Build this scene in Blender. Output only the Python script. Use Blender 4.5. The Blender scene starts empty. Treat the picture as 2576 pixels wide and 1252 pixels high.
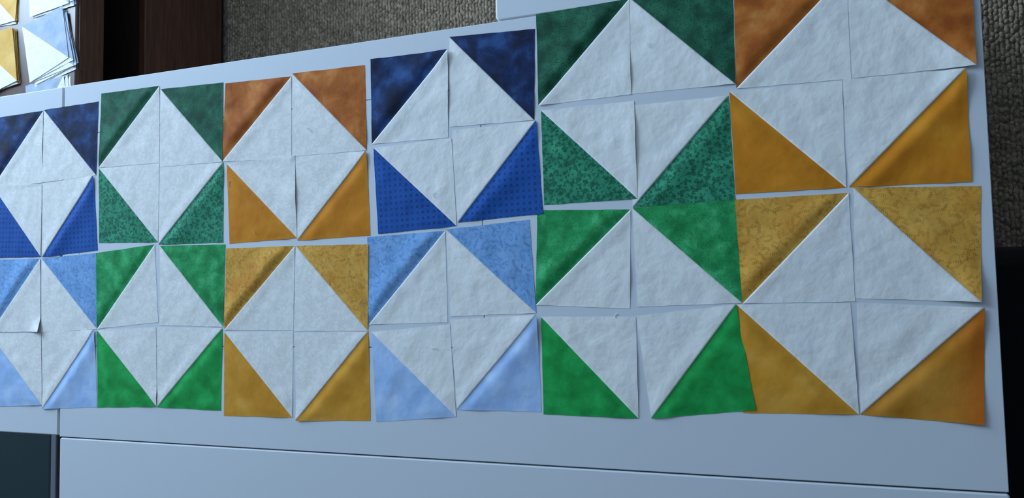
import bpy, bmesh, math, random
import numpy as np
from mathutils import Matrix, Vector
random.seed(7)
RNG = np.random.default_rng(11)
sc = bpy.context.scene
COL = sc.collection

# ------------------------------------------------------------------ camera, light, exposure
TZ = 0.75                       # table top height
CAMZ = TZ + 0.960945            # lens height above the floor
FPX = 1935.0                    # focal length in pixels of the 2576 px frame
R = np.array([[0.9392748861, 0.0394316953, 0.3408926953],
              [-0.0200669734, 0.9979877549, -0.0601477978],
              [-0.3425784653, 0.0496546312, 0.9381761097]])
cam = bpy.data.cameras.new('camera')
cam.sensor_width = 36.0
cam.lens = FPX * 36.0 / 2576.0
cam.clip_start = 0.02
camo = bpy.data.objects.new('camera', cam)
COL.objects.link(camo)
M = Matrix([list(R[0]) + [0], list(R[1]) + [0], list(R[2]) + [CAMZ], [0, 0, 0, 1]])
camo.matrix_world = M
sc.camera = camo

world = bpy.data.worlds.new('daylight_sky')
sc.world = world
world.use_nodes = True
bg = world.node_tree.nodes['Background']
bg.inputs[0].default_value = (0.62, 0.78, 1.0, 1)
bg.inputs[1].default_value = 1.0

sun_win = bpy.data.lights.new('window_daylight', 'AREA')
sun_win.shape = 'RECTANGLE'
sun_win.size = 1.8
sun_win.size_y = 1.45
sun_win.energy = 208
sun_win.color = (0.52, 0.74, 1.0)
lo = bpy.data.objects.new('window_daylight', sun_win)
COL.objects.link(lo)
lo.location = (-2.96, 1.85, 1.5)
lo.rotation_euler = (0, math.radians(-90), 0)
lo.rotation_euler = Vector((1, 0, 0)).to_track_quat('-Z', 'Z').to_euler()

vs = sc.view_settings
vs.view_transform = 'Standard'
vs.look = 'None'
vs.exposure = 0.0
vs.gamma = 1.0
vs.use_curve_mapping = False

# ------------------------------------------------------------------ helpers
def ground(px, py, z):
    """pixel of the photograph -> point on the horizontal plane at height z"""
    d = R @ np.array([(px - 1288) / FPX, -(py - 626) / FPX, -1.0])
    t = (z - CAMZ) / d[2]
    return np.array([d[0] * t, d[1] * t])

class NT:
    """small helper to write node trees as expressions"""
    def __init__(s, name, rough=0.85, spec=0.3):
        s.m = bpy.data.materials.new(name)
        s.m.use_nodes = True
        s.t = s.m.node_tree
        s.b = s.t.nodes['Principled BSDF']
        s.b.inputs['Roughness'].default_value = rough
        s.b.inputs['Specular IOR Level'].default_value = spec
        s._uv = None
    def n(s, kind):
        return s.t.nodes.new(kind)
    def put(s, sock, v):
        if isinstance(v, bpy.types.NodeSocket):
            s.t.links.new(v, sock)
        elif isinstance(v, (tuple, list)):
            sock.default_value = (tuple(v) + (1,))[:len(sock.default_value)]
        else:
            sock.default_value = v
    def math(s, op, a, b=0.0, c=0.0, clamp=False):
        k = s.n('ShaderNodeMath'); k.operation = op; k.use_clamp = clamp
        s.put(k.inputs[0], a); s.put(k.inputs[1], b); s.put(k.inputs[2], c)
        return k.outputs[0]
    def vmath(s, op, a, b=(0, 0, 0), scale=1.0):
        k = s.n('ShaderNodeVectorMath'); k.operation = op
        s.put(k.inputs[0], a); s.put(k.inputs[1], b)
        if op == 'SCALE': s.put(k.inputs['Scale'], scale)
        return k.outputs[0]
    def uv(s):
        if s._uv is None:
            s._uv = s.n('ShaderNodeTexCoord').outputs['UV']
        return s._uv
    def obj(s):
        return s.n('ShaderNodeTexCoord').outputs['Object']
    def xyz(s, v):
        k = s.n('ShaderNodeSeparateXYZ'); s.put(k.inputs[0], v); return k.outputs
    def comb(s, x, y, z=0.0):
        k = s.n('ShaderNodeCombineXYZ'); s.put(k.inputs[0], x); s.put(k.inputs[1], y); s.put(k.inputs[2], z); return k.outputs[0]
    def noise(s, scale, detail=2.0, rough=0.5, vec=None, dist=0.0, col=False):
        k = s.n('ShaderNodeTexNoise')
        s.put(k.inputs['Vector'], vec if vec is not None else s.uv())
        k.inputs['Scale'].default_value = scale; k.inputs['Detail'].default_value = detail
        k.inputs['Roughness'].default_value = rough; k.inputs['Distortion'].default_value = dist
        return k.outputs['Color' if col else 'Fac']
    def ramp(s, f, stops):
        k = s.n('ShaderNodeValToRGB'); s.put(k.inputs[0], f)
        e = k.color_ramp.elements
        while len(e) < len(stops): e.new(0.5)
        for i, (p, c) in enumerate(stops):
            e[i].position = p; e[i].color = tuple(c) + (1,) if len(c) == 3 else c
        return k.outputs[0]
    def step(s, f, lo, hi):
        k = s.n('ShaderNodeMapRange'); k.interpolation_type = 'SMOOTHSTEP'
        s.put(k.inputs[0], f); k.inputs[1].default_value = lo; k.inputs[2].default_value = hi
        return k.outputs[0]
    def mix(s, f, a, b):
        k = s.n('ShaderNodeMix'); k.data_type = 'RGBA'
        s.put(k.inputs[0], f); s.put(k.inputs[6], a); s.put(k.inputs[7], b)
        return k.outputs[2]
    def bump(s, h, strength=0.3, dist=0.001):
        k = s.n('ShaderNodeBump'); k.inputs['Strength'].default_value = strength
        k.inputs['Distance'].default_value = dist; s.put(k.inputs['Height'], h)
        s.t.links.new(k.outputs[0], s.b.inputs['Normal'])
    def base(s, c): s.put(s.b.inputs['Base Color'], c)
    # --- prints
    def cell(s, scale, rnd=0.75, off=(0, 0, 0), warp=0.0):
        p = s.vmath('ADD', s.vmath('SCALE', s.uv(), scale=scale), off)
        if warp: p = s.vmath('ADD', p, s.vmath('SCALE', s.noise(scale * 2.2, 2, 0.6, col=True), scale=warp))
        v = s.n('ShaderNodeTexVoronoi'); v.voronoi_dimensions = '2D'; v.feature = 'F1'
        v.inputs['Scale'].default_value = 1.0; v.inputs['Randomness'].default_value = rnd
        s.put(v.inputs['Vector'], p)
        d = s.xyz(s.vmath('SUBTRACT', p, v.outputs['Position']))
        c = s.n('ShaderNodeSeparateColor'); s.put(c.inputs[0], v.outputs['Color'])
        a = s.math('MULTIPLY', c.outputs[0], 6.2832)
        ca, sa = s.math('COSINE', a), s.math('SINE', a)
        u = s.math('ADD', s.math('MULTIPLY', d[0], ca), s.math('MULTIPLY', d[1], sa))
        w = s.math('SUBTRACT', s.math('MULTIPLY', d[1], ca), s.math('MULTIPLY', d[0], sa))
        return u, w, c.outputs
    def sprig(s, scale, bend=0.45, leaf=0.078, width=0.030, n=5.0, off=(0, 0, 0)):
        u, w, c = s.cell(scale, 0.85, off)
        k = s.math('MULTIPLY', s.math('SUBTRACT', c[1], 0.5), 2 * bend)
        w = s.math('SUBTRACT', w, s.math('MULTIPLY', k, s.math('MULTIPLY', u, u)))
        au = s.math('ABSOLUTE', u)
        aw = s.math('ABSOLUTE', w)
        inside = s.math('LESS_THAN', au, 0.52)
        stem = s.math('LESS_THAN', aw, 0.013)
        lu = s.math('DIVIDE', s.math('SUBTRACT', s.math('FRACT', s.math('MULTIPLY', u, n)), 0.5), n)
        lw = s.math('SUBTRACT', aw, 0.10)
        ct, st = 0.62, 0.78
        p = s.math('DIVIDE', s.math('ADD', s.math('MULTIPLY', lu, ct), s.math('MULTIPLY', lw, st)), leaf)
        q = s.math('DIVIDE', s.math('SUBTRACT', s.math('MULTIPLY', lw, ct), s.math('MULTIPLY', lu, st)), width)
        r2 = s.math('ADD', s.math('MULTIPLY', p, p), s.math('MULTIPLY', q, q))
        leafm = s.math('LESS_THAN', r2, 1.0)
        return s.math('MULTIPLY', s.math('MAXIMUM', stem, leafm), inside)
    def ivy(s, scale, off=(0, 0, 0)):
        u, w, c = s.cell(scale, 1.0, off, 0.55)
        ang = s.math('ARCTAN2', w, u)
        rad = s.math('SQRT', s.math('ADD', s.math('MULTIPLY', u, u), s.math('MULTIPLY', w, w)))
        lob = s.math('ADD', 0.30, s.math('MULTIPLY', s.math('COSINE', s.math('MULTIPLY', ang, 3.0)), 0.10))
        size = s.math('ADD', 0.55, s.math('MULTIPLY', c[2], 0.75))
        return s.math('LESS_THAN', rad, s.math('MULTIPLY', lob, size))

def cloth(name, color_fn, wr=0.16, rough=0.8):
    k = NT(name, rough, 0.2)
    k.base(color_fn(k))
    # fine crumple and weave relief
    cr = k.noise(36, 3, 0.5)
    wv = k.noise(1600, 1, 0.5)
    k.bump(k.math('ADD', cr, k.math('MULTIPLY', wv, 0.03)), wr, 0.007)
    k.b.inputs['Sheen Weight'].default_value = 0.05
    return k.m

def marble(c0, c1, c2, sc_=38, d=5, lo=0.36, hi=0.68, specks=None):
    def fn(k):
        c = k.ramp(k.noise(sc_, d, 0.56, dist=0.25), [(lo, c0), ((lo + hi) / 2, c1), (hi, c2)])
        if specks:
            c = k.mix(k.math('MULTIPLY', k.step(k.noise(520, 1, 0.5), 0.60, 0.66), specks[1]), c, specks[0])
        return c
    return fn
def f_dots(base, dark):
    def fn(k):
        p = k.xyz(k.vmath('SCALE', k.uv(), scale=1 / 0.0083))
        q = [k.math('ABSOLUTE', k.math('SUBTRACT', k.math('ABSOLUTE', k.math('SUBTRACT', k.math('FRACT', p[i]), 0.5)), 0.115)) for i in (0, 1)]
        m = k.math('LESS_THAN', k.math('MAXIMUM', q[0], q[1]), 0.085)
        b = k.mix(k.noise(60, 3), tuple(x * 0.8 for x in base), tuple(x * 1.2 for x in base))
        return k.mix(k.math('MULTIPLY', m, 0.85), b, dark)
    return fn
def f_sprig(c0, c1, ink, scale, amt=0.9, warm=None):
    def fn(k):
        b = k.ramp(k.noise(30, 4, 0.6), [(0.35, c0), (0.65, c1)])
        if warm: b = k.mix(k.math('MULTIPLY', k.step(k.noise(18, 2, 0.5), 0.5, 0.72), 0.6), b, warm)
        fade = k.math('MULTIPLY', k.math('ADD', 0.45, k.step(k.noise(70, 2), 0.35, 0.6)), amt)
        m = k.math('MAXIMUM', k.sprig(scale, 0.6), k.sprig(scale * 1.25, 0.9, 0.085, 0.03, 4.3, off=(0.37, 0.81, 0)))
        return k.mix(k.math('MULTIPLY', m, k.math('MINIMUM', fade, 0.95)), b, ink)
    return fn
def f_ivy(c0, c1, dark, ink):
    def fn(k):
        b = k.ramp(k.noise(45, 3, 0.6), [(0.35, c0), (0.65, c1)])
        b = k.mix(k.math('MULTIPLY', k.ivy(165), 0.8), b, dark)
        b = k.mix(k.math('MULTIPLY', k.ivy(105, (.4, .7, 0)), 0.7), b, dark)
        return k.mix(k.math('MULTIPLY', k.sprig(90, 1.2, 0.04, 0.018, 3.0), 0.8), b, ink)
    return fn
def f_cream(tone):
    def fn(k):
        b = (0.90, 0.87, 0.82) if tone else (0.90, 0.875, 0.83)
        if tone:
            m = k.math('MAXIMUM', k.sprig(62, 0.6, 0.16, 0.085, 2.6), k.math('MULTIPLY', k.step(k.noise(85, 2, 0.5, dist=1.5), 0.47, 0.58), 0.85))
            return k.mix(m, tuple(x * (1 - tone) for x in b), b)
        return k.mix(k.noise(40, 3), tuple(x * 0.95 for x in b), b)
    return fn

MAT = {
 'navy': cloth('navy_mottled_cotton', marble((.0033, .009, .032), (.008, .026, .098), (.028, .085, .25), 30)),
 'royal': cloth('royal_blue_dotted_cotton', f_dots((.013, .092, .37), (.004, .020, .10)), 0.13),
 'peri': cloth('periwinkle_sprigged_cotton', f_sprig((.19, .385, .69), (.26, .46, .76), (.055, .15, .40), 92, 0.8)),
 'pale': cloth('pale_blue_cotton', marble((.36, .53, .82), (.43, .60, .88), (.52, .67, .90), 30, 3)),
 'dgreen': cloth('dark_green_cotton', marble((.008, .065, .034), (.017, .118, .060), (.036, .185, .098), 40, 5, specks=((.003, .025, .014), .8))),
 'ivy': cloth('ivy_print_green_cotton', f_ivy((.027, .24, .125), (.052, .35, .19), (.010, .105, .055), (.003, .040, .020))),
 'bgreen': cloth('bright_green_speckled_cotton', marble((.013, .23, .062), (.025, .34, .098), (.075, .48, .18), 46, 6, specks=((.006, .09, .028), .6))),
 'kelly': cloth('kelly_green_cotton', marble((.009, .27, .050), (.014, .36, .070), (.025, .46, .105), 32, 4)),
 'rust': cloth('rust_orange_cotton', marble((.36, .083, .009), (.50, .140, .020), (.66, .245, .055), 26, 5)),
 'mustard': cloth('mustard_cotton', marble((.62, .20, .008), (.69, .238, .012), (.75, .285, .020), 20, 3), 0.14),
 'gold': cloth('gold_sprigged_cotton', f_sprig((.70, .325, .042), (.82, .435, .080), (.28, .10, .014), 92, 0.62, (.60, .22, .025))),
 'yellow': cloth('golden_yellow_cotton', marble((.64, .265, .018), (.73, .325, .032), (.80, .39, .06), 18, 3), 0.14),
 'sky': cloth('light_sky_blue_cotton', marble((.33, .40, .50), (.39, .45, .54), (.45, .50, .58), 30, 3)),
 'straw': cloth('straw_yellow_cotton', marble((.64, .35, .068), (.70, .40, .095), (.76, .46, .13), 24, 3), 0.12),
 'cream': cloth('white_tone_print_cotton', f_cream(0.10), 0.14),
 'plain': cloth('white_cotton', f_cream(0), 0.26),
}
def _ombre(k):
    b = k.ramp(k.noise(18, 3), [(.35, (.54, .20, .014)), (.65, (.66, .28, .035))])
    x = k.xyz(k.uv())[0]
    return k.mix(k.math('MULTIPLY', k.step(x, 0.022, 0.066), 0.8), b, (.60, .12, .006))
MAT['ombre'] = cloth('golden_yellow_cotton_with_orange_edge', _ombre, 0.14)

def plain_mat(name, c, rough=0.5, spec=0.5, grain=None, coat=0.0):
    k = NT(name, rough, spec)
    if grain:
        v = k.n('ShaderNodeMapping'); k.put(v.inputs[0], k.obj()); v.inputs['Scale'].default_value = grain[1]
        f = k.noise(grain[0], 5, 0.6, vec=v.outputs[0], dist=0.4)
        k.base(k.ramp(f, [(0.3, tuple(x * grain[2] for x in c)), (0.7, c)]))
    else:
        f = k.noise(600, 2, vec=k.obj())
        k.base(k.mix(f, tuple(x * 0.985 for x in c), c))
    k.b.inputs['Coat Weight'].default_value = coat
    k.b.inputs['Coat Roughness'].default_value = 0.12
    return k.m
MAT['laminate'] = plain_mat('white_laminate', (.69, .715, .75), 0.6, 0.16)
MAT['cabinet'] = plain_mat('white_cabinet_board', (.74, .74, .74), 0.5)
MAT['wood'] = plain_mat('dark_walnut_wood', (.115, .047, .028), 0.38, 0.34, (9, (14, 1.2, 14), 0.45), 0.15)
MAT['wood_shade'] = plain_mat('dark_walnut_shaded', (.03, .018, .013), 0.6, 0.3, (9, (14, 1.2, 14), 0.5))  # same walnut, darkened: shade of the open recess put into the colour
MAT['teal'] = plain_mat('dark_teal_upholstery', (.022, .040, .044), 0.85, 0.2)
MAT['piping'] = plain_mat('grey_piping', (.16, .17, .19), 0.7, 0.3)
MAT['black'] = plain_mat('black_upholstery', (.006, .006, .006), 0.8, 0.2)
MAT['blackwood'] = plain_mat('black_brown_wood', (.02, .014, .010), 0.55, 0.3, (9, (2, 14, 14), 0.5))
MAT['metal'] = plain_mat('grey_metal', (.35, .35, .36), 0.35); MAT['metal'].node_tree.nodes['Principled BSDF'].inputs['Metallic'].default_value = 1
MAT['paint'] = plain_mat('warm_wall_paint', (.26, .26, .26), 0.8, 0.2)
MAT['ceil'] = plain_mat('ceiling_paint', (.52, .52, .52), 0.9, 0.1)
MAT['frame'] = plain_mat('white_window_frame', (.8, .8, .8), 0.4)
MAT['thread'] = plain_mat('white_thread', (.85, .83, .78), 0.8)
MAT['thread_y'] = plain_mat('yellow_thread', (.8, .6, .25), 0.8)
def _carpet():
    k = NT('brown_berber_wool', 0.95, 0.1)
    f = k.noise(95, 2, 0.7, vec=k.obj()); g = k.noise(14, 3, 0.6, vec=k.obj())
    c = k.ramp(k.math('ADD', k.math('MULTIPLY', f, 0.8), k.math('MULTIPLY', g, 0.2)), [(.30, (.19, .137, .092)), (.5, (.40, .31, .22)), (.72, (.66, .53, .40))])
    k.base(c)
    k.bump(k.noise(420, 3, 0.7, vec=k.obj()), 0.9, 0.004)
    return k.m
MAT['carpet'] = _carpet()
def _floor():
    k = NT('brown_carpet_backing', 0.95, 0.1)
    v = k.n('ShaderNodeTexVoronoi'); v.inputs['Scale'].default_value = 95; k.put(v.inputs['Vector'], k.obj())
    k.base(k.ramp(k.noise(60, 3, vec=k.obj()), [(.3, (.16, .125, .095)), (.7, (.34, .28, .22))]))
    k.bump(v.outputs['Distance'], 0.7, 0.006)
    return k.m
MAT['floor'] = _floor()

def link(name, me, mat=None, parent=None):
    o = bpy.data.objects.new(name, me); COL.objects.link(o)
    if mat is not None and me is not None: me.materials.append(MAT[mat])
    if parent is not None: o.parent = parent
    return o
def tag(o, label, cat, group=None, kind=None):
    if label: o['label'] = label
    if cat: o['category'] = cat
    if group: o['group'] = group
    if kind: o['kind'] = kind
    return o
def empty(name, loc=(0, 0, 0)):
    o = bpy.data.objects.new(name, None); COL.objects.link(o); o.location = loc
    o.empty_display_size = 0.02
    return o
def finish(bm, name, mat, parent=None, bevel=0.0, seg=2, smooth=True, origin=(0, 0, 0)):
    bmesh.ops.remove_doubles(bm, verts=bm.verts, dist=1e-6)
    bmesh.ops.recalc_face_normals(bm, faces=bm.faces)
    soft = None
    if bevel:
        ed = [e for e in bm.edges if len(e.link_faces) == 2 and e.calc_face_angle() > 0.5]
        soft = bmesh.ops.bevel(bm, geom=ed, offset=bevel, segments=seg, profile=0.5, affect='EDGES', clamp_overlap=True)['faces']
        for f in soft: f.smooth = True
    me = bpy.data.meshes.new(name); bm.to_mesh(me); bm.free()
    if smooth and soft is None:
        me.polygons.foreach_set('use_smooth', [True] * len(me.polygons))
        me.set_sharp_from_angle(angle=math.radians(50))
    o = link(name, me, mat, parent)
    return o
def box(bm, x0, x1, y0, y1, z0, z1):
    v = [bm.verts.new((x, y, z)) for z in (z0, z1) for y in (y0, y1) for x in (x0, x1)]
    for f in ((0, 2, 3, 1), (4, 5, 7, 6), (0, 1, 5, 4), (1, 3, 7, 5), (3, 2, 6, 7), (2, 0, 4, 6)):
        bm.faces.new([v[i] for i in f])
def boxes(name, mat, parent, lst, bevel=0.002, seg=2):
    bm = bmesh.new()
    for b in lst: box(bm, *b)
    return finish(bm, name, mat, parent, bevel, seg)
def slab(name, mat, parent, pts, z0, z1, bevel, seg=3, r=0.0):
    """horizontal board with outline pts (x,y), optionally rounded corners"""
    if r:
        out = []
        n = len(pts)
        for i in range(n):
            p, a, b = Vector(pts[i]), Vector(pts[i - 1]), Vector(pts[(i + 1) % n])
            da, db = (a - p).normalized(), (b - p).normalized()
            c = p + (da + db) * r
            s0, s1 = p + da * r, p + db * r
            for q in range(5):
                t = q / 4
                v = (s0 - c).lerp(s1 - c, t).normalized() * r + c
                out.append((v.x, v.y))
        pts = out
    bm = bmesh.new()
    lo_ = [bm.verts.new((x, y, z0)) for x, y in pts]; hi_ = [bm.verts.new((x, y, z1)) for x, y in pts]
    bm.faces.new(hi_); bm.faces.new(lo_[::-1])
    for i in range(len(pts)):
        j = (i + 1) % len(pts)
        bm.faces.new((lo_[i], lo_[j], hi_[j], hi_[i]))
    return finish(bm, name, mat, parent, bevel, seg)
def cyl(bm, x, y, z0, z1, r0, r1=None, n=14):
    r1 = r0 if r1 is None else r1
    a = [bm.verts.new((x + r0 * math.cos(6.2832 * i / n), y + r0 * math.sin(6.2832 * i / n), z0)) for i in range(n)]
    b = [bm.verts.new((x + r1 * math.cos(6.2832 * i / n), y + r1 * math.sin(6.2832 * i / n), z1)) for i in range(n)]
    bm.faces.new(a[::-1]); bm.faces.new(b)
    for i in range(n):
        j = (i + 1) % n; bm.faces.new((a[i], a[j], b[j], b[i]))

# ------------------------------------------------------------------ the room
RX0, RX1, RY0, RY1, RZ = -3.0, 2.6, -2.6, 3.3, 2.5
WY0, WY1, WZ0, WZ1 = 0.90, 2.80, 0.72, 2.28          # window opening in the wall the light comes from
def wall(name, b, mat='paint'):
    o = boxes(name, mat, None, b, 0); return tag(o, None, None, kind='structure')
FLOOR = wall('floor', [(RX0 - .1, RX1 + .1, RY0 - .1, RY1 + .1, -0.1, 0.0)], 'floor')
wall('ceiling', [(RX0 - .1, RX1 + .1, RY0 - .1, RY1 + .1, RZ, RZ + .1)], 'ceil')
wall('wall_right', [(RX1, RX1 + .1, RY0 - .1, RY1 + .1, 0, RZ)])
wall('wall_back', [(RX0, RX1, RY1, RY1 + .1, 0, RZ)])
wall('wall_front', [(RX0, RX1, RY0 - .1, RY0, 0, RZ)])
wall('wall_left', [(RX0 - .1, RX0, RY0 - .1, WY0, 0, RZ), (RX0 - .1, RX0, WY1, RY1 + .1, 0, RZ),
                   (RX0 - .1, RX0, WY0, WY1, 0, WZ0), (RX0 - .1, RX0, WY0, WY1, WZ1, RZ)])
win = empty('window_1', (RX0 - .05, (WY0 + WY1) / 2, WZ0)); win['kind'] = 'structure'
cx, cy, cz = win.location
fr = boxes('window_frame', 'frame', win, [(-.03, .03, WY0 - cy, WY0 - cy + .05, 0, WZ1 - cz), (-.03, .03, WY1 - cy - .05, WY1 - cy, 0, WZ1 - cz),
      (-.03, .03, WY0 - cy + .05, WY1 - cy - .05, 0, .05), (-.03, .03, WY0 - cy + .05, WY1 - cy - .05, WZ1 - cz - .05, WZ1 - cz)], 0.003)
boxes('window_sill', 'frame', win, [(.05, .12, WY0 - cy - .04, WY1 - cy + .04, -.03, 0)], 0.003)

# looped pile of the carpet, real loops where the floor shows around the table
def carpet_pile():
    px, py = 0.0086, 0.0122
    X, Y = [], []
    for (x0, x1, y0, y1) in ((-1.448, 1.0, 0.30, 1.55), (0.16, 1.0, -0.8, 0.30), (-2.3, -1.16, -0.95, -0.12)):
        xs = np.arange(x0, x1, px); ys = np.arange(y0, y1, py)
        gx, gy = np.meshgrid(xs, ys); gy = gy + (np.arange(len(xs)) % 2) * py * 0.5
        X.append(gx.ravel()); Y.append(gy.ravel())
    X = np.concatenate(X); Y = np.concatenate(Y); n = len(X)
    X += RNG.normal(0, .0008, n); Y += RNG.normal(0, .0022, n)
    rx = RNG.uniform(.0036, .0058, n); ry = RNG.uniform(.0050, .0120, n); rz = RNG.uniform(.003, .0070, n)
    tw = RNG.normal(0, .22, n)
    k = np.arange(6) * math.pi / 3
    ring0 = np.stack([np.cos(k), np.sin(k), np.zeros(6)], 1)
    ring1 = np.stack([np.cos(k + .5) * .72, np.sin(k + .5) * .72, np.full(6, .72)], 1)
    loc = np.concatenate([ring0, ring1, [[0, 0, 1.0]]])
    V = loc[None] * np.stack([rx, ry, rz], 1)[:, None]
    c, s = np.cos(tw)[:, None], np.sin(tw)[:, None]
    V = np.stack([V[..., 0] * c - V[..., 1] * s + X[:, None], V[..., 0] * s + V[..., 1] * c + Y[:, None], V[..., 2]], 2)
    F = []
    for i in range(6):
        j = (i + 1) % 6
        F += [(i, j, 6 + i), (j, 6 + j, 6 + i), (6 + i, 6 + j, 12)]
    F = np.array(F); F = (F[None] + 13 * np.arange(n)[:, None, None]).reshape(-1, 3)
    me = bpy.data.meshes.new('carpet_pile')
    me.vertices.add(n * 13); me.vertices.foreach_set('co', V.reshape(-1))
    me.loops.add(len(F) * 3); me.loops.foreach_set('vertex_index', F.reshape(-1))
    me.polygons.add(len(F)); me.polygons.foreach_set('loop_start', np.arange(len(F)) * 3)
    me.polygons.foreach_set('use_smooth', np.ones(len(F), bool))
    me.update(calc_edges=True)
    o = link('carpet_pile', me, 'carpet', FLOOR)
    tag(o, 'brown looped berber pile', None, kind='stuff')
carpet_pile()

# ------------------------------------------------------------------ the white table
TX0, TX1, TY0, TY1 = -1.1590, 0.2075, -0.2198, 0.3725
T0 = TZ - 0.025
tab = tag(empty('sewing_table', ((TX0 + TX1) / 2, .08, 0)), 'long white laminate sewing table with folded-out leaves under the patchwork squares', 'table')
def tp(o):
    o.parent = tab; o.matrix_parent_inverse = Matrix.Translation(-tab.location); return o
def top_with_hole():
    xs = [TX0, -1.121, -0.3905, TX1]; ys = [TY0, -0.0697, 0.2862, TY1]
    bm = bmesh.new()
    g = [[[bm.verts.new((x, y, z)) for y in ys] for x in xs] for z in (T0, TZ)]
    cells = {(i, j) for i in range(3) for j in range(3)} - {(1, 1)}
    for i, j in cells:
        bm.faces.new((g[1][i][j], g[1][i + 1][j], g[1][i + 1][j + 1], g[1][i][j + 1]))
        bm.faces.new((g[0][i][j], g[0][i][j + 1], g[0][i + 1][j + 1], g[0][i + 1][j]))
        for (di, dj, a, b) in ((-1, 0, (i, j), (i, j + 1)), (1, 0, (i + 1, j), (i + 1, j + 1)), (0, -1, (i, j), (i + 1, j)), (0, 1, (i, j + 1), (i + 1, j + 1))):
            if (i + di, j + dj) not in cells:
                bm.faces.new((g[0][a[0]][a[1]], g[0][b[0]][b[1]], g[1][b[0]][b[1]], g[1][a[0]][a[1]]))
    return finish(bm, 'table_top', 'laminate', None, 0.0008, 2)
tp(top_with_hole())
tp(slab('machine_lid', 'laminate', None, [(-1.1203, -0.0690), (-0.3912, -0.0690), (-0.3912, 0.2855), (-1.1203, 0.2855)], T0, TZ, 0.0005))
tp(slab('end_leaf', 'laminate', None, [(-1.60, -0.2180), (-1.1638, -0.2180), (-1.1638, 0.3725), (-1.60, 0.3725)], T0, TZ - .0004, 0.002))
tp(slab('front_leaf', 'laminate', None, [(-1.1585, -0.66), (0.2085, -0.66), (0.2085, -0.2214), (-1.1585, -0.2214)], T0, TZ, 0.0022, 3, 0.004))
tp(slab('back_leaf', 'laminate', None, [(-0.3662, 0.3733), (0.2075, 0.3733), (0.2075, 0.78), (-0.3662, 0.78)], T0, TZ, 0.0026, 3, 0.006))
tp(boxes('hinge_strip', 'metal', None, [(-1.1636, -1.1592, -0.2150, 0.3700, TZ - .012, TZ - .004)], 0))
tp(boxes('cabinet_body', 'cabinet', None, [(-1.05, 0.09, -0.14, 0.30, 0.06, T0)], 0.003))
for x0, x1 in ((-1.045, -0.485), (-0.475, 0.085)):
    d = tp(boxes('door', 'cabinet', None, [(x0, x1, -0.158, -0.1405, 0.08, T0 - .02)], 0.003))
    hx = x1 - .05 if x1 < -.2 else x0 + .05
    hd = boxes('handle', 'metal', d, [(hx - .006, hx + .006, -.178, -.158, .40, .52)], 0.004)
for x in (-1.0, 0.04):
    for y in (-.09, .25):
        bm = bmesh.new(); cyl(bm, x, y, 0, .06, .024)
        tp(finish(bm, 'castor', 'black' if False else 'metal', None, 0.004))
for b in ((-1.40, -1.06, .07, .088, .0, T0 - .001), (-.80, -.782, -.60, -.165, 0, T0 - .001), (-.10, -.082, -.60, -.165, 0, T0 - .001), (-.10, -.082, .305, .70, 0, T0 - .001)):
    tp(boxes('leaf_support', 'cabinet', None, [b], 0.003))

# ------------------------------------------------------------------ dark wooden cabinet that carries the stacks
CF, CT = -1.454, 0.481           # front face, top height
cab = tag(empty('low_wooden_cabinet', (-1.72, .95, 0)), 'dark walnut low cabinet with open shelf carrying stacks of fabric squares', 'cabinet')
def cp(o):
    o.parent = cab; o.matrix_parent_inverse = Matrix.Translation(-cab.location); return o
CY0, CY1, CX0 = 0.42, 1.55, -1.98
cp(boxes('top_board', 'wood', None, [(CX0, CF + .004, CY0, CY1, CT - .020, CT)], 0.006, 3))
cp(boxes('edge_strip', 'wood', None, [(CF - .001, CF + .007, .513, CY1, CT - .022, CT - .005)], 0.001))
cp(boxes('apron_rail', 'wood', None, [(CF - .02, CF, CY0 + .005, CY1 - .005, .407, CT - .0205)], 0.0015))
cp(boxes('shelf', 'wood_shade', None, [(CX0 + .02, CF - .006, CY0 + .02, CY1 - .02, .270, .288)], 0.001))
cp(boxes('back_panel', 'wood_shade', None, [(CX0, CX0 + .018, CY0 + .02, CY1 - .02, .02, CT - .021)], 0.001))
for y in (CY0, CY1 - .018):
    cp(boxes('side_panel', 'wood', None, [(CX0, CF - .021, y, y + .018, .0, CT - .021)], 0.001))
for y0, y1 in ((CY0 + .005, .98), (.984, CY1 - .005)):
    dr = cp(boxes('drawer_front', 'wood', None, [(CF - .02, CF, y0, y1, .022, .289)], 0.002))
    bm = bmesh.new(); ym = (y0 + y1) / 2 + .1
    bmesh.ops.create_uvsphere(bm, u_segments=12, v_segments=8, radius=.013, matrix=Matrix.Translation((CF + .012, ym, .16)))
    finish(bm, 'knob', 'metal', dr)
cp(boxes('plinth', 'wood_shade', None, [(CF - .03, CF - .012, CY0 + .02, CY1 - .02, 0, .0215)], 0.001))

# ------------------------------------------------------------------ seats by the table
def cushion(name, mat, parent, x0, x1, y0, y1, z0, z1, r):
    return slab(name, mat, parent, [(x0, y0), (x1, y0), (x1, y1), (x0, y1)], z0, z1, r * .6, 4, r)
st = tag(empty('padded_bench', (-1.78, -.52, 0)), 'dark teal padded bench with grey piped edge beside the table corner', 'bench')
def sp(o, t):
    o.parent = t; o.matrix_parent_inverse = Matrix.Translation(-t.location); return o
sp(cushion('seat_pad', 'teal', None, -2.05, -1.540, -0.92, -0.16, .385, .450, .02), st)
sp(cushion('piped_edge', 'piping', None, -1.5398, -1.522, -0.92, -0.16, .392, .456, .006), st)
sp(boxes('seat_frame', 'blackwood', None, [(-2.04, -1.535, -0.91, -0.17, .335, .384)], .004), st)
for x in (-2.01, -1.57):
    for y in (-.88, -.20):
        bm = bmesh.new(); cyl(bm, x, y, 0, .334, .014, .02)
        sp(finish(bm, 'leg', 'blackwood', None, 0.002), st)
ch = tag(empty('black_chair', (.50, -.2, 0)), 'black padded chair with dark wooden frame at the table end', 'chair')
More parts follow.
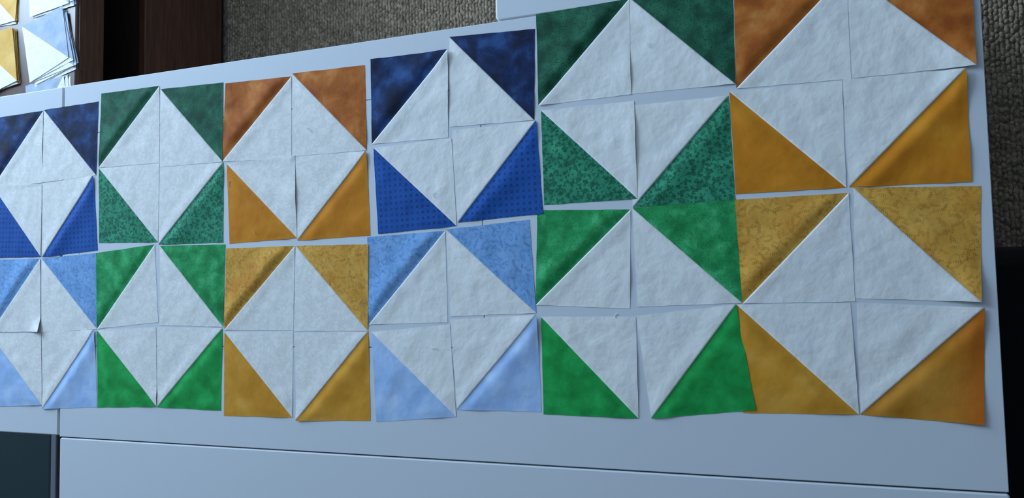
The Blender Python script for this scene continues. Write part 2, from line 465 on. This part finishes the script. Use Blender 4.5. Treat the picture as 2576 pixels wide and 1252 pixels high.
sp(boxes('seat_frame', 'blackwood', None, [(.225, .70, -.46, .056, .385, .418)], .006), ch)
sp(cushion('seat_pad', 'black', None, .228, .69, -.44, .034, .4185, .46, .015), ch)
for x in (.25, .675):
    for y in (-.435, .03):
        bm = bmesh.new(); cyl(bm, x, y, 0, .3845, .015, .02)
        sp(finish(bm, 'leg', 'blackwood', None, 0.002), ch)
sp(boxes('backrest_post', 'blackwood', None, [(.672, .698, -.455, -.425, .4185, .92)], .004), ch)
sp(boxes('backrest_post', 'blackwood', None, [(.672, .698, .02, .05, .4185, .92)], .004), ch)
sp(boxes('backrest', 'black', None, [(.665, .703, -.424, .019, .62, .90)], .012, 3), ch)

# ------------------------------------------------------------------ patchwork squares
Q = {
(0,0):((-22,298),(108,278),(104,459),(-22,474)),
(1,0):((109.7,276),(247,255),(241,440.7),(104,459)),
(0,1):((-22,465),(104.4,462),(101,645),(-24,649)),
(1,1):((105.4,460.4),(235,441.4),(245,629.5),(105.4,646.4)),
(0,2):((-24,654),(100,650),(101,834),(-24,835)),
(1,2):((103.7,650),(242.5,636),(242.5,827),(102.6,837)),
(0,3):((-26,840),(102,837),(104.4,1019),(-28,1022)),
(1,3):((103.7,837),(238,828),(242.5,1023.5),(106,1028.5)),
(2,0):((254,234.8),(400,216),(399.7,409),(247,421.4)),
(3,0):((403.5,224),(560.3,207),(559.6,406.3),(400.7,420)),
(2,1):((247.8,423),(399.7,411.6),(396.5,609),(247.8,611)),
(3,1):((400.7,421),(561.7,408),(560.6,610),(398,615)),
(2,2):((240.8,636),(388,614.5),(397,810),(243.6,826.7)),
(3,2):((401.4,618),(566,614.4),(560.6,822),(400.7,817.5)),
(2,3):((242.5,830),(391,823),(393.7,1022.5),(244.3,1025)),
(3,3):((395.4,823),(559,825.6),(554.8,1033.2),(394.5,1024)),
(4,0):((566.3,209),(732,192),(732,398.8),(558,406)),
(5,0):((734.4,184.5),(917,163),(922,377.5),(737,393)),
(4,1):((570,412.7),(740.8,390),(746.4,598.5),(576.4,612.7)),
(5,1):((742.7,393),(922,379.7),(931,592),(747.5,605)),
(4,2):((568,624.7),(740.8,618),(736.8,830.7),(563,829.5)),
(5,2):((743.6,618),(926.5,614),(925.3,832.3),(738.4,832.3)),
(4,3):((564,835.5),(736.8,833.5),(734.4,1050),(562,1046)),
(5,3):((740.8,837.5),(926,833.5),(931.2,1058),(744.4,1058)),
(6,0):((931.5,148.4),(1127.3,124.7),(1126.5,346),(934.5,362)),
(7,0):((1130,92.4),(1345,72),(1343.5,301.6),(1130.8,318.8)),
(6,1):((938.8,372),(1135,347),(1148,568),(950.5,588.5)),
(7,1):((1137,328),(1348.7,303),(1366,536.7),(1151.5,559.6)),
(6,2):((923,596),(1119,580),(1125.6,810.5),(927,816)),
(7,2):((1122,576.7),(1331.4,552),(1348.7,786.8),(1133,795.4)),
(6,3):((933.6,835.5),(1130.8,816),(1147,1048),(945.3,1061)),
(7,3):((1133,804),(1350.8,791),(1361.6,1036),(1149.3,1030.5)),
(8,0):((1348,35.4),(1582,-3),(1587.4,237),(1354.5,265)),
(9,0):((1583,-7),(1843,-38),(1849.6,210.4),(1588,236)),
(8,1):((1360.5,278),(1595,253.5),(1603.4,499.4),(1368.3,515.4)),
(9,1):((1580,266),(1832.4,240.7),(1849.6,502.4),(1591.7,521.8)),
(8,2):((1351,528),(1586,526.5),(1584.5,776),(1347.3,766.6)),
(9,2):((1590.8,523),(1848,501.6),(1867.7,761.8),(1604,771.4)),
(8,3):((1360.7,797),(1599.4,796.3),(1606,1052.7),(1367,1042)),
(9,3):((1600.3,795.3),(1852,765),(1901.3,1031),(1638.7,1052.7)),
(10,0):((1845,-45),(2129,-69),(2141.5,197.7),(1852,222.5)),
(11,0):((2131,-74),(2440,-110),(2455.8,164.5),(2143.5,196.5)),
(10,1):((1835,230.8),(2118.3,201.7),(2128.7,471.3),(1850.7,488)),
(11,1):((2120.7,199.7),(2429.8,172.5),(2445,456.5),(2136.7,470.5)),
(10,2):((1847,502),(2134.8,484.8),(2151.6,758),(1868,763)),
(11,2):((2148,471.6),(2468,467.4),(2468,759),(2153.2,750)),
(10,3):((1852.7,766),(2140,762.6),(2161,1042.6),(1869.6,1038.4)),
(11,3):((2155.9,761.6),(2476.4,773.2),(2476.4,1068.4),(2165.4,1042.6)),
}
S = 0.125
def smooth(t):
    t = np.clip(t, 0, 1); return t * t * (3 - 2 * t)
WROWS = np.array([0, .006, .014, .028, .05, .08, .115, .155, .20, .26, .33, .41, .50, .60, .71, .82, .92, 1.0])
MC = 26
def poly_dist(P, poly):
    """distance of points to a convex polygon, 0 inside"""
    n = len(poly); inside = np.ones(len(P), bool); best = np.full(len(P), 1e9)
    area = sum(poly[i][0] * poly[(i + 1) % n][1] - poly[(i + 1) % n][0] * poly[i][1] for i in range(n))
    for i in range(n):
        a, b = poly[i], poly[(i + 1) % n]; e = b - a
        cr = e[0] * (P[:, 1] - a[1]) - e[1] * (P[:, 0] - a[0])
        inside &= (cr * np.sign(area) >= 0)
        t = np.clip(((P - a) @ e) / (e @ e), 0, 1)
        best = np.minimum(best, np.linalg.norm(P - (a + t[:, None] * e), axis=1))
    return np.where(inside, 0, best)

def make_square(corners, colored, cmat, wmat, zb, under=(), lifts=(), seed=0, amp=1.0, flat=False, soft=1.0, uvrot=None):
    """corners TL,TR,BR,BL on the plane; colored = corner index of the printed triangle.
    Two triangles sewn along the diagonal; the white side carries the seam allowance and stands a little proud."""
    rg = np.random.default_rng(seed)
    C = np.array(corners); cen = C.mean(0)
    root = empty('patchwork_square', (cen[0], cen[1], zb))
    waves = [(rg.uniform(0, 6.28), 2 * math.pi / rg.uniform(.028, .085), rg.uniform(0, 6.28), rg.uniform(.10, .26)) for _ in range(6)]
    creases = []
    for _ in range(4):
        a = rg.uniform(0, 3.14); c0 = rg.uniform(-.045, .045, 2)
        creases.append((a, c0, rg.uniform(.006, .02), rg.uniform(.0025, .006), rg.uniform(-.5, .8)))
    k1 = rg.uniform(1.0, 2.0) * soft
    fr_ = rg.uniform(0, 6.28, 4)
    ang = math.atan2(*(C[1] - C[0])[::-1])
    if uvrot is None: uvrot = rg.uniform(0, 6.28)
    uoff = rg.uniform(-3, 3, 2) if uvrot != 0 else np.zeros(2)
    def height(P, d, white, ed):
        q = P - cen
        z = np.zeros(len(P))
        for (a, f, p, m) in waves:
            z += m * np.sin((q[:, 0] * math.cos(a) + q[:, 1] * math.sin(a)) * f + p)
        for (a, c0, L, w, m) in creases:
            u = (q[:, 0] - c0[0]) * math.cos(a) + (q[:, 1] - c0[1]) * math.sin(a)
            v = -(q[:, 0] - c0[0]) * math.sin(a) + (q[:, 1] - c0[1]) * math.cos(a)
            z += m * np.exp(-(u / L) ** 2 - (v / w) ** 2)
        z *= (smooth(d / .02) * .8 + .2) * (smooth(ed / .034) * .5 + .5)
        z = z * amp * 0.85 + 0.12
        if white:
            prof = 0.10 + 0.85 * np.sqrt(np.clip(d / .0012, 0, 1)) - 0.80 * smooth((d - .006) / .016)
        else:
            prof = 0.05 + k1 * (smooth(d / .015) - .92 * smooth((d - .010) / .034))
        z = z + prof * (smooth(ed / .012) * .6 + .4); z = 0.13 + np.logaddexp(0, (z - 0.18) * 14) / 14
        for poly in under:
            z += 0.6 * smooth(1 - poly_dist(P, poly) / .007)
        for (ci, s, L) in lifts:
            p = C[ci] if not isinstance(ci, tuple) else C[ci[0]] * (1 - ci[2]) + C[ci[1]] * ci[2]
            z += 0.7 * s * np.exp(-(np.linalg.norm(P - p, axis=1) / L) ** 2)
        return z * .001
    for white in (False, True):
        ai = colored if not white else (colored + 2) % 4
        A, B, D = C[ai], C[(ai + 1) % 4], C[(ai - 1) % 4]
        dirn = (D - B) / np.linalg.norm(D - B)
        hA = abs((A - B)[0] * dirn[1] - (A - B)[1] * dirn[0])
        rows = []; nr_ = len(WROWS) - 1
        t = np.linspace(0, 1, MC + 1)
        for w in WROWS[:-1]:
            rows.append(A[None] * w + (1 - w) * (B[None] * (1 - t[:, None]) + D[None] * t[:, None]))
        P = np.concatenate(rows + [A[None]])
        d = np.concatenate([np.full(MC + 1, w * hA) for w in WROWS[:-1]] + [[hA]])
        u_ = np.concatenate([np.tile(t, nr_), [0.5]])
        wv = d / hA
        lB, lD = np.linalg.norm(A - B), np.linalg.norm(A - D)
        ed = np.minimum((1 - wv) * u_ * lD, (1 - wv) * (1 - u_) * lB)
        z = height(P, d, white, ed)
        # slightly uneven cut edges
        e = (.00014 * smooth(d / .01))[:, None]
        Pw = P + e * np.stack([np.sin(P[:, 1] * 260 + fr_[0]) + np.sin(P[:, 1] * 97 + fr_[1]), np.sin(P[:, 0] * 240 + fr_[2]) + np.sin(P[:, 0] * 103 + fr_[3])], 1)
        n = len(P); nr = len(WROWS) - 1; W_ = MC + 1
        top = np.concatenate([Pw - cen, z[:, None]], 1)
        bot = top.copy(); bot[:, 2] -= .00018
        V = np.concatenate([top, bot])
        F = []
        for i in range(nr - 1):
            for j in range(MC):
                F.append((i * W_ + j, i * W_ + j + 1, (i + 1) * W_ + j + 1, (i + 1) * W_ + j))
        for j in range(MC):
            F.append(((nr - 1) * W_ + j, (nr - 1) * W_ + j + 1, n - 1))
        a2 = F[0]; v0, v1, v2 = top[a2[0]], top[a2[1]], top[a2[2]]
        if (v1 - v0)[0] * (v2 - v0)[1] - (v1 - v0)[1] * (v2 - v0)[0] < 0: F = [f[::-1] for f in F]; flip = True
        else: flip = False
        border = list(range(W_)) + [i * W_ + MC for i in range(1, nr)] + [n - 1] + [i * W_ for i in range(nr - 1, 0, -1)]
        FB = [tuple(x + n for x in f[::-1]) for f in F]
        FS = []
        nb = len(border)
        V = np.concatenate([V, top[border], bot[border]])      # own vertices for the cut edge
        for i in range(nb):
            a, b = 2 * n + i, 2 * n + (i + 1) % nb
            f = (a, a + nb, b + nb, b)
            FS.append(f[::-1] if flip else f)
        me = bpy.data.meshes.new('white_triangle' if white else 'print_triangle')
        me.from_pydata(V.tolist(), [], F + FB + FS)
        sm = np.ones(len(me.polygons), bool); sm[len(F) + len(FB):] = False
        me.polygons.foreach_set('use_smooth', sm)
        uvl = me.uv_layers.new(name='UVMap')
        li = np.empty(len(me.loops), int); me.loops.foreach_get('vertex_index', li)
        q = V[:, :2]
        ca, sa = math.cos(-ang + uvrot), math.sin(-ang + uvrot)
        uv = np.stack([q[:, 0] * ca - q[:, 1] * sa + uoff[0], q[:, 0] * sa + q[:, 1] * ca + uoff[1]], 1)
        uvl.data.foreach_set('uv', uv[li].astype(np.float32).reshape(-1))
        me.update()
        link(me.name.split('.')[0], me, wmat if white else cmat, root)
    return root

PRINT = (('navy', 'royal', 'peri', 'pale'), ('dgreen', 'ivy', 'bgreen', 'kelly'), ('rust', 'mustard', 'gold', 'yellow'))
WORD = {'navy': 'mottled navy', 'royal': 'dotted royal blue', 'peri': 'sprigged periwinkle', 'pale': 'plain pale blue',
        'dgreen': 'mottled dark green', 'ivy': 'ivy-print green', 'bgreen': 'speckled bright green', 'kelly': 'plain kelly green',
        'rust': 'mottled rust orange', 'mustard': 'plain mustard', 'gold': 'sprigged gold', 'yellow': 'plain golden yellow'}
# how each half of each block of four is found from its neighbours
PLACE = (('end blue block, away from the greens', 'end blue block, touching the greens'),
         ('green block, touching the end blue block', 'green block by end blues, gold side'),
         ('inner gold block, touching the greens', 'inner gold block, touching the blues'),
         ('inner blue block, touching the golds', 'inner blue block, touching the greens'),
         ('green block by end golds, blue side', 'green block, touching the end gold block'),
         ('end gold block, touching the greens', 'end gold block, beside the bare table edge'))
LIFT = {(11, 0): ((2, 5, .03), ((1, 2, .5), 4, .03)), (11, 1): ((1, 6, .025), ((1, 2, .8), 1.5, .03)), (11, 2): ((2, 6, .025),), (11, 3): ((1, 3, .03), (2, 3, .03)),
        (6, 0): ((1, 5, .022), (0, 1.0, .02), ((1, 2, .5), 2.0, .03)), (0, 2): ((2, 9, .014),), (4, 1): (((1, 2, .5), 3.0, .028),), (7, 1): ((1, 1.5, .02),), (1, 3): ((1, 3, .02), (3, 1.5, .02)),
        (7, 3): ((1, 5, .028),), (5, 1): ((1, 3, .02),), (5, 3): ((3, 2.5, .02),), (8, 0): ((3, 2, .02), ((1, 2, .8), 2.0, .02)), (8, 1): (((1, 2, .4), 2.5, .03),), (8, 2): (((1, 2, .7), 1.5, .02),),
        (8, 3): (((1, 2, .6), 1.5, .03),), (9, 3): ((3, 1.5, .02),), (10, 1): ((0, 2, .02),), (10, 3): (((1, 2, .6), 1.2, .03),), (1, 1): ((1, 3, .015),), (0, 0): (((1, 2, .5), 1.5, .02),), (2, 3): (((1, 2, .9), 1.5, .015),), (9, 0): ((2, 1.5, .02),)}
def overlap(A, B):
    for P_, O in ((A, B), (B, A)):
        for i in range(4):
            e = P_[(i + 1) % 4] - P_[i]; nrm = np.array([-e[1], e[0]]) / np.linalg.norm(e)
            a = A @ nrm; b = B @ nrm
            if a.max() < b.min() + 1e-3 or b.max() < a.min() + 1e-3: return False
    return True
ZS = TZ + 0.0001
WC = {k: np.array([ground(px, py, ZS + .001) for px, py in v]) for k, v in Q.items()}
def key(k):                                   # which sheet was laid down later
    c, r = k
    return ({(9, 1): 0, (10, 1): 5, (10, 2): 0, (10, 3): 0, (10, 0): 5, (8, 1): 6, (6, 0): 7, (7, 0): 2}.get(k, 3), -c if c > 3 else c, r)
done = []
for idx, k in enumerate(sorted(Q, key=key)):
    c, r = k
    blk, side = c // 2, c % 2
    pr = PRINT[blk % 3][r]
    colored = (0, 1)[side] if r % 2 == 0 else (3, 2)[side]
    under = [WC[j] for j in done if overlap(WC[k], WC[j])]
    done.append(k)
    mat = 'ombre' if k == (11, 3) else pr
    o = make_square(WC[k], colored, mat, 'cream' if blk < 3 else 'plain', ZS, under, LIFT.get(k, ()), 100 + 17 * c + r,
                    0.8 if blk < 3 else 1.1, soft=(1.9 if colored == 0 else 1.25) if pr != 'navy' else 1.0, uvrot=0 if mat in ('ombre', 'royal') else None)
    w = WORD[pr] if k != (11, 3) else 'orange-edged golden yellow'
    tag(o, f'{w} and white square in the {PLACE[blk][side]}', 'fabric square', 'patchwork squares laid out on the white table')

# ------------------------------------------------------------------ stacks of squares on the dark cabinet
ORD = ('top', 'second', 'third', 'fourth', 'fifth', 'sixth', 'seventh')
def stack(px, colored, mat, wmat, n, shifts, name, top_label, low_label, seed):
    """px: pixel corners of the top sheet; lower sheets are the same square, shifted and turned a little"""
    zt = CT + .0002 + (n - 1) * .0010
    C = np.array([ground(x, y, zt) for x, y in px])
    cen = C.mean(0); e = (C[1] - C[0]) / np.linalg.norm(C[1] - C[0])
    # true square around the measured centre
    a = math.atan2(e[1], e[0]); h = S / 2
    base = np.array([(-h, h), (h, h), (h, -h), (-h, -h)])
    for i in range(n):
        dx, dy, da = shifts[i % len(shifts)] if i else (0, 0, 0)
        t = a + da; c_, s_ = math.cos(t), math.sin(t)
        P = base @ np.array([[c_, s_], [-s_, c_]]) + cen + np.array([dx, dy])
        if i == 0: P = C
        o = make_square(P, colored, mat, wmat, zt - i * .0010, (), ((1, 1.0, .02), (2, .8, .02)) if i == 0 else (), seed + i, 0.16, soft=0.3)
        tag(o, top_label if i == 0 else low_label % ORD[i], 'fabric square', name)
stack([(56, 67), (157, 15), (173, 145), (75, 208)], 1, 'sky', 'cream', 7,
      [0, (.006, -.004, .03), (.010, -.010, -.05), (.013, -.013, .02), (.008, -.016, .05), (.012, -.020, -.02), (.014, -.012, .06)],
      'middle stack of pale blue squares', 'pale blue and white fabric square on top of the middle cabinet stack', 'pale blue fabric square %s from top of the middle cabinet stack', 900)
stack([(70, -95), (168, -132), (174, 8), (75, 43)], 1, 'sky', 'cream', 5,
      [0, (.006, .002, .02), (.010, -.006, -.03), (.012, .003, .03), (.009, -.008, .05)],
      'far stack of pale blue squares', 'pale blue and white fabric square on top of the far blue cabinet stack', 'pale blue fabric square %s from top of the far blue cabinet stack', 930)
stack([(64, 216), (161, 190), (174, 318), (76, 352)], 0, 'sky', 'cream', 3,
      [0, (.004, -.003, .03), (.007, -.002, -.04)],
      'pale blue stack half hidden by table', 'pale blue fabric square on the cabinet stack half hidden by white table', 'pale blue fabric square %s from top of the half hidden cabinet stack', 950)
stack([(-62, -60), (48, -84), (39, 52), (-60, 78)], 1, 'straw', 'cream', 4,
      [0, (.003, .001, .02), (.004, -.003, -.03), (.005, .001, .03)],
      'far stack of yellow squares', 'straw yellow and white fabric square on top of the far yellow stack', 'straw yellow fabric square %s from top of the far yellow stack', 960)
stack([(-68, 102), (31, 67), (43, 203), (-58, 252)], 1, 'straw', 'cream', 7,
      [0, (.003, .001, .02), (.004, -.003, -.01), (.005, .001, .02), (.006, -.002, -.02), (.005, -.004, .03), (.007, -.002, .01)],
      'near stack of yellow squares', 'straw yellow and white fabric square on top of the near yellow stack', 'straw yellow fabric square %s from top of the near yellow stack', 970)

# ------------------------------------------------------------------ loose thread ends
def thread(px, length, ang, z, mat, label, r=.00035, bend=.3):
    p = ground(px[0], px[1], z)
    bm = bmesh.new(); ring = []
    for i in range(7):
        t = (i / 6 - .5) * length; b = bend * length * (1 - (2 * i / 6 - 1) ** 2)
        x = t * math.cos(ang) - b * math.sin(ang); y = t * math.sin(ang) + b * math.cos(ang)
        nx, ny = -math.sin(ang), math.cos(ang)
        ring.append([bm.verts.new((x + r * math.cos(q * 1.0472) * nx, y + r * math.cos(q * 1.0472) * ny, r + r * math.sin(q * 1.0472))) for q in range(6)])
    for i in range(6):
        for q in range(6):
            bm.faces.new((ring[i][q], ring[i][(q + 1) % 6], ring[i + 1][(q + 1) % 6], ring[i + 1][q]))
    bm.faces.new(ring[0]); bm.faces.new(ring[-1][::-1])
    o = finish(bm, 'thread_snippet', mat)
    o.location = (p[0], p[1], z)
    tag(o, label, 'thread', 'loose thread ends')
ZT = TZ + .0018
thread((640, 582), .007, 2.3, ZT, 'thread_y', 'short yellow thread end on the inner mustard square')
thread((579, 463), .010, 1.3, ZT, 'thread_y', 'yellow thread end on inner mustard square near the green block')
thread((1629, 112), .006, 1.2, ZT, 'thread', 'short white thread end on white cloth under dark green triangle')
thread((772, 325), .009, -.6, ZT, 'thread', 'white thread end on white cloth beside the inner rust triangles')
thread((1093, 489), .009, 1.55, ZT, 'thread', 'white thread end on white cloth above the inner royal dots')
thread((1090, 875), .010, .05, ZT, 'thread', 'white thread end on white cloth above the inner pale blue', bend=.1)
thread((1551, 794), .006, 1.2, TZ + .0003, 'thread', 'white thread end on bare table within the end-gold-side green block')
thread((50, 205), .006, 1.5, CT + .0003, 'thread', 'white thread end on dark cabinet between the yellow and blue stacks', .0006, .05)
